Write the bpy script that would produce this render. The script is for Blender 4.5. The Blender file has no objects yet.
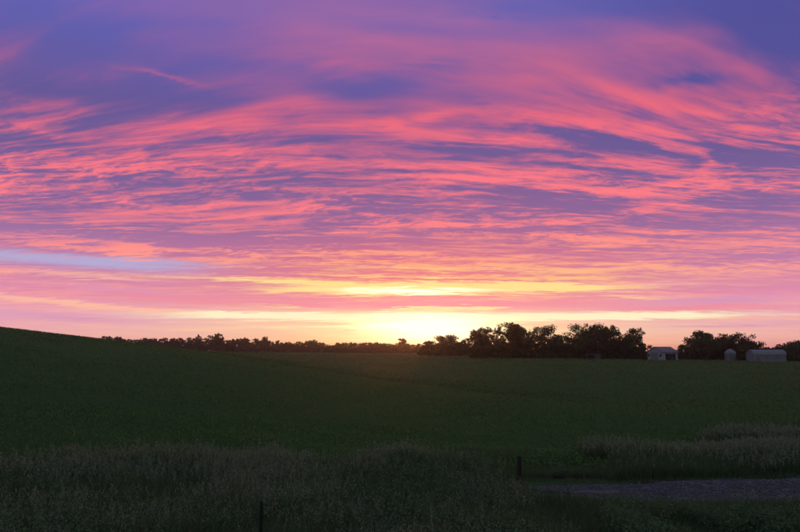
import bpy, bmesh, math, random
import numpy as np
from mathutils import Vector, Matrix

scene = bpy.context.scene
COL = scene.collection
R = math.radians

# ------------------------------------------------------------------ camera
F = 693.0            # focal length in pixels of the 800 x 532 photograph
HY = 352.0           # row of the true horizon
PITCH = math.atan((HY - 266.0) / F)
CZ = 3.4             # eye height above the flat of the field
cam_d = bpy.data.cameras.new('camera')
cam_d.sensor_width = 36.0
cam_d.lens = 36.0 * F / 800.0
cam_d.clip_start = 0.1
cam_d.clip_end = 20000
cam = bpy.data.objects.new('camera', cam_d)
cam.location = (0, 0, CZ)
cam.rotation_euler = (R(90) + PITCH, 0, 0)
COL.objects.link(cam)
scene.camera = cam

scene.view_settings.view_transform = 'Standard'
scene.view_settings.look = 'None'
scene.view_settings.exposure = 0.0
scene.view_settings.gamma = 1.0
scene.view_settings.use_curve_mapping = False
scene.cycles.max_bounces = 6
scene.cycles.diffuse_bounces = 2
scene.cycles.transparent_max_bounces = 8

SUN_AZ, SUN_EL = 2.3, 1.1     # degrees right of +Y, degrees above the horizon

def pix_dir(px, py):
    a, b = (px - 400.0) / F, (266.0 - py) / F
    cp, sp = math.cos(PITCH), math.sin(PITCH)
    return Vector((a, cp - b * sp, sp + b * cp))

def pix_azel(px, py):
    d = pix_dir(px, py)
    return (math.degrees(math.atan2(d.x, d.y)),
            math.degrees(math.atan2(d.z, math.hypot(d.x, d.y))))

def lin(r, g, b):
    def f(c):
        c /= 255.0
        return c / 12.92 if c <= 0.04045 else ((c + 0.055) / 1.055) ** 2.4
    return (f(r), f(g), f(b), 1.0)

# ------------------------------------------------------------------ sky
class N:
    """tiny expression builder for node trees"""
    def __init__(s, tree, sock):
        s.t, s.s = tree, sock
def mk(tree, typ, **kw):
    n = tree.nodes.new(typ)
    for k, v in kw.items():
        setattr(n, k, v)
    return n
def mth(tree, op, *args, clamp=False):
    n = mk(tree, 'ShaderNodeMath', operation=op, use_clamp=clamp)
    for i, a in enumerate(args):
        if isinstance(a, (int, float)):
            n.inputs[i].default_value = a
        else:
            tree.links.new(a, n.inputs[i])
    return n.outputs[0]
def comb(tree, x, y, z=0.0):
    n = mk(tree, 'ShaderNodeCombineXYZ')
    for i, a in enumerate((x, y, z)):
        if isinstance(a, (int, float)):
            n.inputs[i].default_value = a
        else:
            tree.links.new(a, n.inputs[i])
    return n.outputs[0]
def noise(tree, vec, scale, detail=4, rough=0.55, dist=0.0):
    n = mk(tree, 'ShaderNodeTexNoise')
    if vec is not None:
        tree.links.new(vec, n.inputs['Vector'])
    n.inputs['Scale'].default_value = scale
    n.inputs['Detail'].default_value = detail
    n.inputs['Roughness'].default_value = rough
    n.inputs['Distortion'].default_value = dist
    return n.outputs['Fac']
def ramp(tree, fac, stops, interp='LINEAR'):
    n = mk(tree, 'ShaderNodeValToRGB')
    cr = n.color_ramp
    cr.interpolation = interp
    while len(cr.elements) < len(stops):
        cr.elements.new(0.5)
    for e, (p, c) in zip(cr.elements, stops):
        e.position = p
        e.color = c
    tree.links.new(fac, n.inputs[0])
    return n.outputs[0]
def mixc(tree, fac, a, b, blend='MIX'):
    n = mk(tree, 'ShaderNodeMix', data_type='RGBA', blend_type=blend)
    n.clamp_factor = True
    if isinstance(fac, (int, float)):
        n.inputs[0].default_value = fac
    else:
        tree.links.new(fac, n.inputs[0])
    for i, c in ((6, a), (7, b)):
        if isinstance(c, tuple):
            n.inputs[i].default_value = c
        else:
            tree.links.new(c, n.inputs[i])
    return n.outputs[2]
def smooth(tree, x, a, b):
    n = mk(tree, 'ShaderNodeMapRange', interpolation_type='SMOOTHSTEP')
    tree.links.new(x, n.inputs[0])
    n.inputs[1].default_value = a
    n.inputs[2].default_value = b
    return n.outputs[0]

def build_sky():
    world = bpy.data.worlds.new('World')
    scene.world = world
    world.use_nodes = True
    t = world.node_tree
    t.nodes.clear()
    out = mk(t, 'ShaderNodeOutputWorld')
    bg = mk(t, 'ShaderNodeBackground')
    t.links.new(bg.outputs[0], out.inputs[0])
    tc = mk(t, 'ShaderNodeTexCoord')
    sep = mk(t, 'ShaderNodeSeparateXYZ')
    t.links.new(tc.outputs['Generated'], sep.inputs[0])
    dx, dy, dz = sep.outputs
    M = lambda op, *a, **k: mth(t, op, *a, **k)
    az = M('MULTIPLY', M('ARCTAN2', dx, dy), 180 / math.pi)
    el = M('MULTIPLY', M('ARCSINE', dz), 180 / math.pi)
    elc = M('MAXIMUM', el, 0.0)
    # cloud deck seen in perspective: direction projected on a high plane
    den = M('ADD', M('MAXIMUM', dz, 0.0), 0.10)
    X = M('DIVIDE', dx, den)
    Y = M('DIVIDE', dy, den)
    # the wind bends the streaks into a wide bow
    Xc = M('ADD', X, 0.12)
    Yb = M('SUBTRACT', Y, M('MULTIPLY', M('MULTIPLY', M('MULTIPLY', Xc, Xc), 0.34), smooth(t, el, 8.0, 20.0)))
    P0 = comb(t, M('MULTIPLY', X, 0.55), M('MULTIPLY', Yb, 1.1), 3.7)
    w1 = M('SUBTRACT', noise(t, P0, 1.3, 3, 0.5), 0.5)
    w2 = M('SUBTRACT', noise(t, comb(t, M('MULTIPLY', X, 2.2), M('MULTIPLY', Yb, 3.0), 9.1), 1.0, 4, 0.55), 0.5)
    Yw = M('ADD', Yb, M('ADD', M('MULTIPLY', w1, 0.32), M('MULTIPLY', w2, 0.15)))
    Xw = M('ADD', X, M('MULTIPLY', w2, 0.45))
    big = noise(t, comb(t, M('MULTIPLY', Xw, 0.55), M('MULTIPLY', Yw, 1.5), 1.3), 1.0, 4, 0.5)
    mid = noise(t, comb(t, M('MULTIPLY', Xw, 1.7), M('MULTIPLY', Yw, 8.5), 5.1), 1.0, 4, 0.5)
    fine = noise(t, comb(t, M('MULTIPLY', Xw, 5.2), M('MULTIPLY', Yw, 24.0), 8.4), 1.0, 8, 0.66)
    rip = noise(t, comb(t, M('ADD', M('MULTIPLY', Xw, 13.0), M('MULTIPLY', Yw, 8.0)), M('MULTIPLY', Yw, 19.0), 2.2), 1.0, 7, 0.68)
    # thin high haze at the top is soft, the middle band is torn and rippled
    band = M('MULTIPLY', smooth(t, el, 2.0, 8.0), M('SUBTRACT', 1.0, smooth(t, el, 13.0, 22.0)))
    m = M('MULTIPLY', M('SUBTRACT', big, 0.5), 0.9)
    m = M('ADD', m, M('MULTIPLY', M('SUBTRACT', mid, 0.5), M('ADD', M('MULTIPLY', band, 2.1), 0.95)))
    m = M('ADD', m, M('MULTIPLY', M('SUBTRACT', fine, 0.5), M('ADD', M('MULTIPLY', band, 2.4), 0.28)))
    patch = M('ADD', 0.35, smooth(t, w1, -0.12, 0.15))
    m = M('ADD', m, M('MULTIPLY', M('SUBTRACT', rip, 0.5), M('MULTIPLY', M('MULTIPLY', band, patch), 2.7)))
    # long flat lines of the deck's far edge
    low = M('SUBTRACT', 1.0, smooth(t, el, 6.0, 11.0))
    lines = noise(t, comb(t, M('MULTIPLY', az, 0.055), M('ADD', M('MULTIPLY', el, 2.1), M('MULTIPLY', w2, 0.9)), 4.4), 1.0, 5, 0.6)
    flecks = noise(t, comb(t, M('MULTIPLY', az, 0.45), M('MULTIPLY', el, 4.2), 7.9), 1.0, 4, 0.65)
    m = M('ADD', m, M('MULTIPLY', M('SUBTRACT', lines, 0.5), M('MULTIPLY', low, 3.0)))
    m = M('ADD', m, M('MULTIPLY', M('SUBTRACT', flecks, 0.5), M('MULTIPLY', low, 1.0)))
    # where the single clouds of this evening stand (azimuth / elevation)
    wu = M('ADD', az, M('ADD', M('MULTIPLY', w2, 5.0), M('MULTIPLY', w1, 5.0)))
    warp = M('ADD', M('MULTIPLY', w2, 2.2), M('MULTIPLY', M('SUBTRACT', fine, 0.5), 1.1))
    wv = M('ADD', el, M('MULTIPLY', warp, smooth(t, el, 1.0, 9.0)))
    UV = comb(t, wu, wv)
    wv2 = M('ADD', el, M('MULTIPLY', M('ADD', M('MULTIPLY', M('SUBTRACT', mid, 0.5), 0.9),
                                       M('MULTIPLY', M('SUBTRACT', fine, 0.5), 0.9)), smooth(t, el, -0.5, 5.0)))
    UV2 = comb(t, wu, wv2)
    def stroke(uv, px, py, hl, hw, ang, amp, acc):
        a, e = pix_azel(px, py)
        n = mk(t, 'ShaderNodeMapping', vector_type='TEXTURE')
        t.links.new(uv, n.inputs[0])
        n.inputs['Location'].default_value = (a, e, 0)
        n.inputs['Rotation'].default_value = (0, 0, R(ang))
        k = 0.083 * 1.7
        n.inputs['Scale'].default_value = (hl * k, hw * k, 1)
        g = mk(t, 'ShaderNodeTexGradient', gradient_type='QUADRATIC_SPHERE')
        t.links.new(n.outputs[0], g.inputs[0])
        return M('MULTIPLY_ADD', g.outputs['Fac'], amp, acc)
    clouds = [
        (300, 25, 170, 40, 0, .45), (430, 50, 160, 40, -4, .4), (145, 75, 40, 3.5, -4, .75), (70, 106, 60, 7, 1, .35), (40, 132, 90, 7, -3, .45), (60, 92, 140, 22, 0, -.35),
        (190, 128, 90, 11, 8, .75), (245, 108, 55, 9, 14, .6), (300, 104, 50, 10, -3, .6),
        (395, 130, 80, 6, -6, 1.3), (425, 117, 45, 6, 5, .7), (455, 24, 140, 8, -6, .5), (400, 43, 100, 8, -4, .45),
        (540, 62, 130, 14, -9, .35), (600, 85, 120, 16, -14, .75), (685, 116, 80, 16, -24, .85),
        (640, 42, 150, 14, -3, .5), (742, 66, 70, 14, -28, .5), (775, 108, 60, 16, -14, .5),
        (600, 122, 90, 7, -14, .8), (668, 146, 45, 7, -30, .9), (705, 172, 30, 8, -48, .9),
        (70, 160, 110, 9, 9, .6), (190, 165, 100, 9, 8, .5), (420, 163, 220, 6, -2, .5), (570, 172, 90, 8, 0, .6),
        (60, 190, 90, 8, 3, .5), (150, 202, 70, 12, 12, .5), (250, 215, 90, 12, 10, .6), (110, 222, 90, 8, 4, .45),
        (370, 190, 110, 10, 4, .5), (390, 225, 150, 9, 3, .6), (610, 190, 130, 9, -7, .6), (700, 182, 110, 6, 2, .5),
        (640, 208, 70, 6, 8, .55), (510, 225, 130, 9, -6, .5), (600, 240, 110, 8, -3, .6), (740, 245, 80, 9, -2, .5),
        (90, 247, 200, 5, -4, 1.2), (430, 257, 200, 8, -3, .7), (650, 270, 180, 8, -4, .7),
        # unlit hollows between them
        (110, 45, 130, 40, 0, -.45), (40, 10, 70, 40, 0, -.4), (365, 88, 80, 18, 8, -.95), (290, 70, 60, 14, 0, -.3),
        (440, 62, 60, 9, -6, -.45), (682, 80, 40, 7, -3, -.8), (765, 30, 90, 34, -24, -.95), (610, 8, 120, 18, -4, -.55),
        (500, 12, 50, 12, 0, -.4), (600, 140, 80, 8, -12, -.75), (745, 160, 70, 14, -6, -.8), (480, 148, 80, 8, -4, -.6),
        (90, 108, 40, 8, 0, -.3), (170, 95, 90, 12, 4, -.5), (50, 230, 140, 10, 0, -.95), (300, 244, 130, 9, 1, -1.0), (215, 236, 90, 8, 3, -.6),
        (530, 200, 80, 10, 0, -.9), (400, 210, 60, 8, -4, -.7), (590, 208, 60, 12, -2, -.6), (720, 222, 100, 14, 3, -.55),
        (60, 145, 70, 6, 4, -.4), (40, 178, 90, 8, 5, -.5), (580, 262, 80, 6, -1, -.6), (330, 268, 90, 5, 0, -.5), (760, 200, 70, 8, 0, -.5),
    ]
    for s in clouds:
        m = stroke(UV, *s[:5], s[5] * 0.95, m)
    m = M('SUBTRACT', m, M('MULTIPLY', smooth(t, el, 22.0, 30.0), 0.12))
    lit = smooth(t, m, -0.48, 0.98)
    tone = noise(t, comb(t, M('MULTIPLY', X, 1.1), M('MULTIPLY', Yw, 2.4), 6.6), 1.0, 4, 0.55)
    lit = M('MULTIPLY', lit, M('ADD', 0.66, M('MULTIPLY', smooth(t, tone, 0.32, 0.62), 0.40)))
    # colours of lit cloud and of shaded cloud / clear air, by height, away from and towards the sun
    P = lambda y: max(0.0, min(1.0, pix_azel(400, y)[1] / 30.0))
    v = M('DIVIDE', el, 30.0)
    def rp(lst):
        return ramp(t, v, [(P(y), lin(*c)) for y, c in lst])
    litS = rp([(352, (255, 184, 150)), (335, (255, 186, 164)), (318, (252, 172, 172)), (300, (252, 158, 162)),
               (270, (255, 150, 148)), (225, (255, 128, 136)), (170, (248, 116, 132)), (120, (234, 104, 126)),
               (70, (200, 102, 138)), (20, (160, 104, 162))])
    shS = rp([(352, (250, 166, 158)), (335, (238, 168, 184)), (318, (226, 160, 190)), (300, (222, 142, 176)),
              (270, (186, 126, 170)), (225, (134, 102, 156)), (170, (110, 91, 148)), (120, (100, 87, 151)),
              (70, (96, 92, 168)), (20, (94, 98, 182))])
    litC = rp([(352, (255, 190, 105)), (335, (255, 246, 185)), (318, (255, 240, 185)), (300, (255, 190, 150)),
               (280, (255, 210, 132)), (262, (255, 166, 130)), (225, (255, 128, 134)), (170, (248, 116, 132)),
               (120, (234, 104, 126)), (70, (200, 102, 138)), (20, (160, 104, 162))])
    shC = rp([(352, (255, 172, 98)), (335, (255, 220, 155)), (318, (252, 205, 165)), (300, (238, 136, 152)),
              (280, (232, 122, 136)), (262, (212, 110, 140)), (225, (146, 99, 150)), (170, (113, 89, 146)),
              (120, (102, 85, 149)), (70, (104, 90, 162)), (20, (106, 96, 172))])
    ds = M('DIVIDE', M('SUBTRACT', az, SUN_AZ), 19.0)
    near = M('EXPONENT', M('MULTIPLY', M('MULTIPLY', ds, ds), -1.0))
    cl = mixc(t, near, litS, litC)
    cs = mixc(t, near, shS, shC)
    cs = mixc(t, M('MULTIPLY', M('MULTIPLY', smooth(t, az, 8.0, 30.0), smooth(t, el, 12.0, 25.0)), 0.8), cs, lin(74, 74, 146))
    c = mixc(t, lit, cs, cl)
    # clear strips low down: lavender gap, mauve bank, lit edges
    def strip(c, col, lst, lo=0.0, hi=1.0):
        acc = 0.0
        for s in lst:
            acc = stroke(UV2, *s, acc)
        acc = M('MULTIPLY', acc, M('ADD', 0.15, M('ADD', M('MULTIPLY', lines, 1.1), M('MULTIPLY', flecks, 0.6))))
        return mixc(t, M('MULTIPLY', smooth(t, acc, lo, hi), 0.95), c, lin(*col))
    c = strip(c, (180, 172, 214), [(50, 260, 150, 8, -2, 1.3), (160, 263, 90, 6, -1, .6)])
    c = strip(c, (238, 142, 162), [(400, 304, 330, 6, 0, 1.5), (130, 292, 130, 6, -3, .9), (700, 308, 170, 6, -1, 1.1)], 0.1, 1.1)
    c = strip(c, (218, 150, 188), [(720, 300, 120, 6, 0, 1.1), (120, 290, 110, 4, -3, .8), (720, 326, 110, 3, 0, .8), (70, 318, 130, 7, -2, .8)], 0.1, 1.0)
    c = strip(c, (255, 196, 130), [(430, 268, 200, 4, 0, 1.0), (350, 276, 200, 3, -1, 1.0), (560, 278, 150, 3.5, -1, 1.0)], 0.25, 1.0)
    c = strip(c, (255, 190, 165), [(150, 310, 190, 2.6, -2, .8), (640, 312, 150, 2, 0, .7), (180, 336, 220, 5, 0, .7), (680, 338, 200, 6, 0, .8), (60, 302, 150, 3, -4, 1.2), (100, 277, 150, 4, -2, .8), (700, 318, 170, 4, -1, 1.0), (640, 285, 130, 4, -2, .8)], 0.1, 1.0)
    c = strip(c, (255, 226, 146), [(400, 290, 150, 5.5, 0, 2.4), (330, 283, 180, 3, -1, 1.5), (520, 288, 140, 4.5, -1, 1.7),
                                   (430, 277, 70, 3, 0, .8), (290, 308, 70, 2.5, -3, .7), (620, 297, 110, 2.5, -1, .7)], 0.1, 1.0)
    c = strip(c, (255, 248, 206), [(400, 317, 250, 4.5, 0, 2.4), (600, 317, 170, 3.2, 0, 1.6), (415, 291, 90, 3.4, 0, 1.9), (260, 314, 80, 2.0, -1, .9)], 0.1, 1.0)
    # the sun's own glow behind the horizon trees
    acc = 0.0
    for s in [(412, 332, 115, 17, 0, 1.7), (428, 328, 50, 15, 0, 1.0), (420, 322, 140, 6, 0, .8)]:
        acc = stroke(UV2, *s, acc)
    c = mixc(t, smooth(t, acc, 0.05, 1.5), c, (1.5, 1.15, 0.55, 1.0))
    acc = stroke(UV2, 430, 328, 85, 20, 0, 1.9, 0.0)
    acc = stroke(UV2, 405, 290.5, 75, 3.8, 0, 1.5, acc)
    c = mixc(t, M('MULTIPLY', smooth(t, acc, 0.1, 1.4), 0.95), c, (1.8, 1.6, 1.05, 1.0))
    c = strip(c, (255, 200, 165), [(280, 323, 130, 2.4, 0, 1.1), (230, 331, 110, 2.4, -1, .9), (575, 324, 120, 2.0, 0, .9), (350, 330, 70, 1.6, 0, .7)], 0.15, 0.9)
    c = strip(c, (255, 232, 160), [(475, 308, 95, 4.5, 0, 1.3), (380, 309, 60, 3, 0, .8)], 0.55, 0.85)
    # far from the sunset the deck loses its fire
    away = smooth(t, M('ABSOLUTE', M('SUBTRACT', az, SUN_AZ)), 34.0, 100.0)
    off = mixc(t, M('MULTIPLY', lit, 0.55), lin(140, 154, 176), lin(176, 156, 166))
    c = mixc(t, away, c, off)
    c = mixc(t, smooth(t, el, 29.0, 55.0), c, mixc(t, M('MULTIPLY', lit, 0.6), lin(132, 146, 178), lin(166, 146, 170)))
    # clear-air scattering of the set sun
    nis = mk(t, 'ShaderNodeTexSky', sky_type='NISHITA')
    nis.sun_disc = False
    nis.sun_elevation = R(SUN_EL)
    nis.sun_rotation = R(SUN_AZ)
    nis.dust_density = 1.5
    sc = mk(t, 'ShaderNodeVectorMath', operation='SCALE')
    t.links.new(nis.outputs[0], sc.inputs[0])
    sc.inputs['Scale'].default_value = NISHITA_K
    c = mixc(t, 1.0, c, sc.outputs[0], 'ADD')
    t.links.new(c, bg.inputs[0])
    bg.inputs[1].default_value = SKY_STRENGTH
    world.cycles.sampling_method = 'MANUAL'
    world.cycles.sample_map_resolution = 512

NISHITA_K = 0.004
SKY_STRENGTH = 1.0
build_sky()

sun_d = bpy.data.lights.new('sun', 'SUN')
sun_d.energy = 0.5
sun_d.angle = R(2.0)
sun_d.color = (1.0, 0.28, 0.08)
sun = bpy.data.objects.new('sun', sun_d)
_d = Vector((math.sin(R(SUN_AZ)) * math.cos(R(SUN_EL)), math.cos(R(SUN_AZ)) * math.cos(R(SUN_EL)), math.sin(R(SUN_EL))))
sun.rotation_euler = _d.to_track_quat('Z', 'Y').to_euler()
sun.location = (0, 0, 60)
COL.objects.link(sun)

# ------------------------------------------------------------------ materials
def new_mat(name):
    m = bpy.data.materials.new(name)
    m.use_nodes = True
    t = m.node_tree
    t.nodes.clear()
    return m, t
def bsdf_mat(name, stops, scale=4.0, detail=5, rough=0.9, bump=0.0, bscale=None, spec=0.2, metal=0.0, coord='Object', stretch=None):
    """diffuse-ish material: noise driven colour between stops, optional bump"""
    m, t = new_mat(name)
    out = mk(t, 'ShaderNodeOutputMaterial')
    b = mk(t, 'ShaderNodeBsdfPrincipled')
    tc = mk(t, 'ShaderNodeTexCoord')
    vec = tc.outputs[coord]
    if stretch:
        mp = mk(t, 'ShaderNodeMapping')
        mp.inputs['Scale'].default_value = stretch
        t.links.new(vec, mp.inputs[0])
        vec = mp.outputs[0]
    n = noise(t, vec, scale, detail, 0.6)
    k = len(stops) - 1
    c = ramp(t, n, [(0.3 + 0.4 * i / max(k, 1), (*s, 1.0)) for i, s in enumerate(stops)])
    t.links.new(c, b.inputs['Base Color'])
    b.inputs['Roughness'].default_value = rough
    b.inputs['Metallic'].default_value = metal
    b.inputs['Specular IOR Level'].default_value = spec
    if bump:
        bn = mk(t, 'ShaderNodeBump')
        bn.inputs['Strength'].default_value = bump
        bn.inputs['Distance'].default_value = 0.05
        t.links.new(noise(t, vec, bscale or scale * 6, 6, 0.65), bn.inputs['Height'])
        t.links.new(bn.outputs[0], b.inputs['Normal'])
    t.links.new(b.outputs[0], out.inputs[0])
    return m
def leaf_mat(name, c0, c1, trans=0.35, scale=0.6, rough=0.7, tint=(1.1, 1.0, 0.45)):
    m, t = new_mat(name)
    out = mk(t, 'ShaderNodeOutputMaterial')
    geo = mk(t, 'ShaderNodeNewGeometry')
    n = noise(t, geo.outputs['Position'], scale, 4, 0.65)
    rn = mk(t, 'ShaderNodeTexWhiteNoise', noise_dimensions='1D')
    t.links.new(geo.outputs['Random Per Island'], rn.inputs['W'])
    f = mth(t, 'ADD', mth(t, 'MULTIPLY', rn.outputs[0], 0.45), mth(t, 'MULTIPLY', n, 0.75), clamp=True)
    c = mixc(t, mth(t, 'SUBTRACT', f, 0.1), (*c0, 1), (*c1, 1))
    d = mk(t, 'ShaderNodeBsdfDiffuse')
    t.links.new(c, d.inputs[0])
    tr = mk(t, 'ShaderNodeBsdfTranslucent')
    t.links.new(mixc(t, 1.0, c, (*tint, 1), 'MULTIPLY'), tr.inputs[0])
    mx = mk(t, 'ShaderNodeMixShader')
    mx.inputs[0].default_value = trans
    t.links.new(d.outputs[0], mx.inputs[1])
    t.links.new(tr.outputs[0], mx.inputs[2])
    t.links.new(mx.outputs[0], out.inputs[0])
    return m

def field_mat():
    m, t = new_mat('field_ground')
    out = mk(t, 'ShaderNodeOutputMaterial')
    b = mk(t, 'ShaderNodeBsdfPrincipled')
    geo = mk(t, 'ShaderNodeNewGeometry')
    pos = geo.outputs['Position']
    n1 = noise(t, pos, 0.018, 4, 0.55)
    n2 = noise(t, pos, 0.35, 6, 0.7)
    n3 = noise(t, pos, 6.0, 5, 0.75)
    base = ramp(t, n1, [(0.33, (0.056, 0.102, 0.038, 1)), (0.55, (0.072, 0.116, 0.041, 1)), (0.72, (0.090, 0.122, 0.043, 1))])
    c = mixc(t, M2(t, n2, 0.35, 0.75, 0.55), base, (0.052, 0.095, 0.032, 1))
    c = mixc(t, M2(t, n3, 0.40, 0.70, 0.55), c, (0.040, 0.072, 0.026, 1))
    t.links.new(c, b.inputs['Base Color'])
    b.inputs['Roughness'].default_value = 1.0
    b.inputs['Specular IOR Level'].default_value = 0.0
    bn = mk(t, 'ShaderNodeBump')
    bn.inputs['Strength'].default_value = 0.9
    bn.inputs['Distance'].default_value = 0.25
    t.links.new(mth(t, 'ADD', mth(t, 'MULTIPLY', n2, 0.6), n3), bn.inputs['Height'])
    t.links.new(bn.outputs[0], b.inputs['Normal'])
    t.links.new(b.outputs[0], out.inputs[0])
    return m
def M2(t, x, a, b, k):
    return mth(t, 'MULTIPLY', smooth(t, x, a, b), k)

MAT = {}
MAT['field'] = field_mat()
MAT['bark'] = bsdf_mat('bark', [(0.035, 0.028, 0.022), (0.075, 0.06, 0.048)], 3.0, bump=0.6, stretch=(2, 2, 0.4))
MAT['leaf'] = leaf_mat('tree_leaf', (0.035, 0.055, 0.020), (0.075, 0.100, 0.034), 0.35, 0.35)
MAT['leaf_far'] = leaf_mat('far_tree_leaf', (0.040, 0.055, 0.022), (0.080, 0.095, 0.036), 0.35, 0.2)
MAT['grass'] = leaf_mat('roadside_grass_blade', (0.046, 0.078, 0.034), (0.130, 0.165, 0.082), 0.3, 0.5, tint=(0.85, 1.0, 0.6))
MAT['seed'] = leaf_mat('grass_seed_head', (0.12, 0.15, 0.095), (0.21, 0.235, 0.165), 0.3, 0.5)
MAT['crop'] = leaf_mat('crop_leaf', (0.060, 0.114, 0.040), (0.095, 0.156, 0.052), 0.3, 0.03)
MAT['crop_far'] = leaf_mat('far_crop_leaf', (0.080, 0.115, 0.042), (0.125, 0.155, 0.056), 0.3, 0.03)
MAT['hollow'] = leaf_mat('hollow_shade_leaf', (0.040, 0.074, 0.024), (0.062, 0.100, 0.032), 0.2, 0.1)  # darker leaf colour stands in for the shade of the fold
MAT['crop_edge'] = leaf_mat('lit_shoulder_leaf', (0.086, 0.124, 0.042), (0.130, 0.165, 0.056), 0.3, 0.03)  # paler leaf colour stands in for light on the near shoulder
MAT['weed'] = leaf_mat('weed_leaf', (0.055, 0.100, 0.050), (0.115, 0.165, 0.090), 0.3, 1.0)
MAT['gravel'] = bsdf_mat('gravel', [(0.042, 0.038, 0.042), (0.080, 0.073, 0.080), (0.125, 0.115, 0.120)], 2.5, 8, bump=0.5, bscale=60)
MAT['stone'] = leaf_mat('lane_stone', (0.045, 0.042, 0.046), (0.125, 0.118, 0.124), 0.0, 2.0)
MAT['soil'] = bsdf_mat('bare_soil', [(0.07, 0.055, 0.042), (0.16, 0.12, 0.085)], 5.0, 6, bump=0.8, bscale=30)
MAT['clod'] = bsdf_mat('earth_clod', [(0.014, 0.011, 0.010), (0.035, 0.028, 0.022)], 6.0, 6, bump=0.8)
MAT['post'] = bsdf_mat('weathered_post', [(0.022, 0.017, 0.014), (0.050, 0.039, 0.032)], 8.0, bump=0.7, stretch=(4, 4, 0.5))
MAT['steel'] = bsdf_mat('rusted_steel', [(0.009, 0.008, 0.008), (0.022, 0.017, 0.014)], 12.0, rough=0.6, bump=0.2)
MAT['white'] = bsdf_mat('white_metal_siding', [(0.21, 0.205, 0.205), (0.28, 0.27, 0.265)], 1.2, rough=0.6)
MAT['pale'] = bsdf_mat('pale_grey_siding', [(0.12, 0.12, 0.125), (0.17, 0.17, 0.17)], 0.9, rough=0.6)
MAT['galv'] = bsdf_mat('galvanised_steel', [(0.12, 0.12, 0.13), (0.17, 0.17, 0.18)], 1.4, rough=0.5, metal=0.35)
MAT['roof'] = bsdf_mat('grey_roof_metal', [(0.10, 0.08, 0.075), (0.15, 0.12, 0.11)], 0.8, rough=0.5)
MAT['dark_wood'] = bsdf_mat('dark_boards', [(0.05, 0.042, 0.038), (0.10, 0.085, 0.075)], 2.0, rough=0.9)
MAT['glass'] = bsdf_mat('dark_glass', [(0.02, 0.02, 0.025), (0.03, 0.03, 0.035)], 1.0, rough=0.1, spec=0.5)

# ------------------------------------------------------------------ terrain
# row of the photograph at which the ground of each column stands, per distance
T_R = [22, 28, 36, 50, 68, 85, 110, 140, 170, 205, 260, 350, 500, 700, 1200]
T_X = [-60, 0, 100, 200, 300, 400, 500, 600, 700, 800, 860]
T_Y = {
    0:   [458, 441, 424, 402, 381, 367, 350, 336.5, 329.5, 327, 331, 341, 347, 350.5, 351.5],
    100: [458, 442, 426, 406, 388, 376, 362, 350, 342, 338.6, 341, 346, 349, 350.5, 351.5],
    200: [459, 444, 429, 411, 396, 386, 373, 361, 354, 350.8, 351.2, 351.5, 351.5, 351.2, 351.5],
    300: [459, 445, 432, 416, 402, 393, 380.5, 371, 366.8, 366.6, 362.0, 356, 353.5, 352.3, 352],
    400: [460, 447, 435, 420, 406.5, 396.5, 385, 382.0, 380, 371, 362.5, 357, 354.2, 352.8, 352],
    500: [460, 448, 437, 422, 405, 396.5, 393.5, 382, 373, 366.5, 360, 356.0, 354.5, 353.2, 352],
    600: [460, 449, 438, 423, 409, 404, 392, 380, 372.5, 366.5, 360.5, 357, 355.5, 353.6, 352],
    700: [461, 449, 438, 422, 406, 397.5, 387.5, 379, 372.5, 367, 361.5, 358.5, 356, 354, 352],
    800: [461, 448, 437, 421, 405.5, 397.5, 388, 380, 374, 368.5, 363.2, 359.5, 356.5, 354, 352],
}
T_Y[-60] = [458, 440, 422, 399, 376, 361, 343, 329, 322, 319.5, 325, 338, 346, 350.5, 351.5]
T_Y[860] = T_Y[800]
_tab = np.zeros((len(T_X), len(T_R)))
for i, x in enumerate(T_X):
    for j, r in enumerate(T_R):
        d = pix_dir(x, T_Y[x][j])
        _tab[i, j] = CZ + r * d.z / math.hypot(d.x, d.y)
T_AZ = np.array([math.atan2(pix_dir(x, HY).x, pix_dir(x, HY).y) for x in T_X])
# near part: a road bank under the camera, the ditch, the verge
NEAR_R = [0.0, 2.5, 6.0, 9.0, 14.0, 18.0]
NEAR_Z = [1.75, 1.7, 0.75, 0.25, 0.15, 0.08]
FAR_R = [2500.0, 6000.0]
_AZG = np.linspace(-0.62, 0.62, 125)
_LRG = np.linspace(math.log(1.0), math.log(6000.0), 220)
def _build_grid():
    rr = np.concatenate([[1.0], NEAR_R[1:], T_R, FAR_R])
    cols = []
    for i in range(len(T_X)):
        z = np.concatenate([[NEAR_Z[0]], NEAR_Z[1:], _tab[i], [_tab[i, -1] * 0.6 + CZ * 0.3, CZ - 4.0]])
        cols.append(np.interp(_LRG, np.log(rr), z))
    cols = np.array(cols)
    g = np.array([np.interp(_AZG, T_AZ, cols[:, k]) for k in range(len(_LRG))]).T
    def blur(a, axis, w):
        k = np.exp(-0.5 * (np.arange(-3 * w, 3 * w + 1) / w) ** 2); k /= k.sum()
        pad = [(0, 0), (0, 0)]; pad[axis] = (3 * w, 3 * w)
        a = np.pad(a, pad, mode='edge')
        return np.apply_along_axis(lambda v: np.convolve(v, k, 'valid'), axis, a)
    g = blur(g, 0, 4)
    g = blur(g, 1, 2)
    return g
_G = _build_grid()
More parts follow.
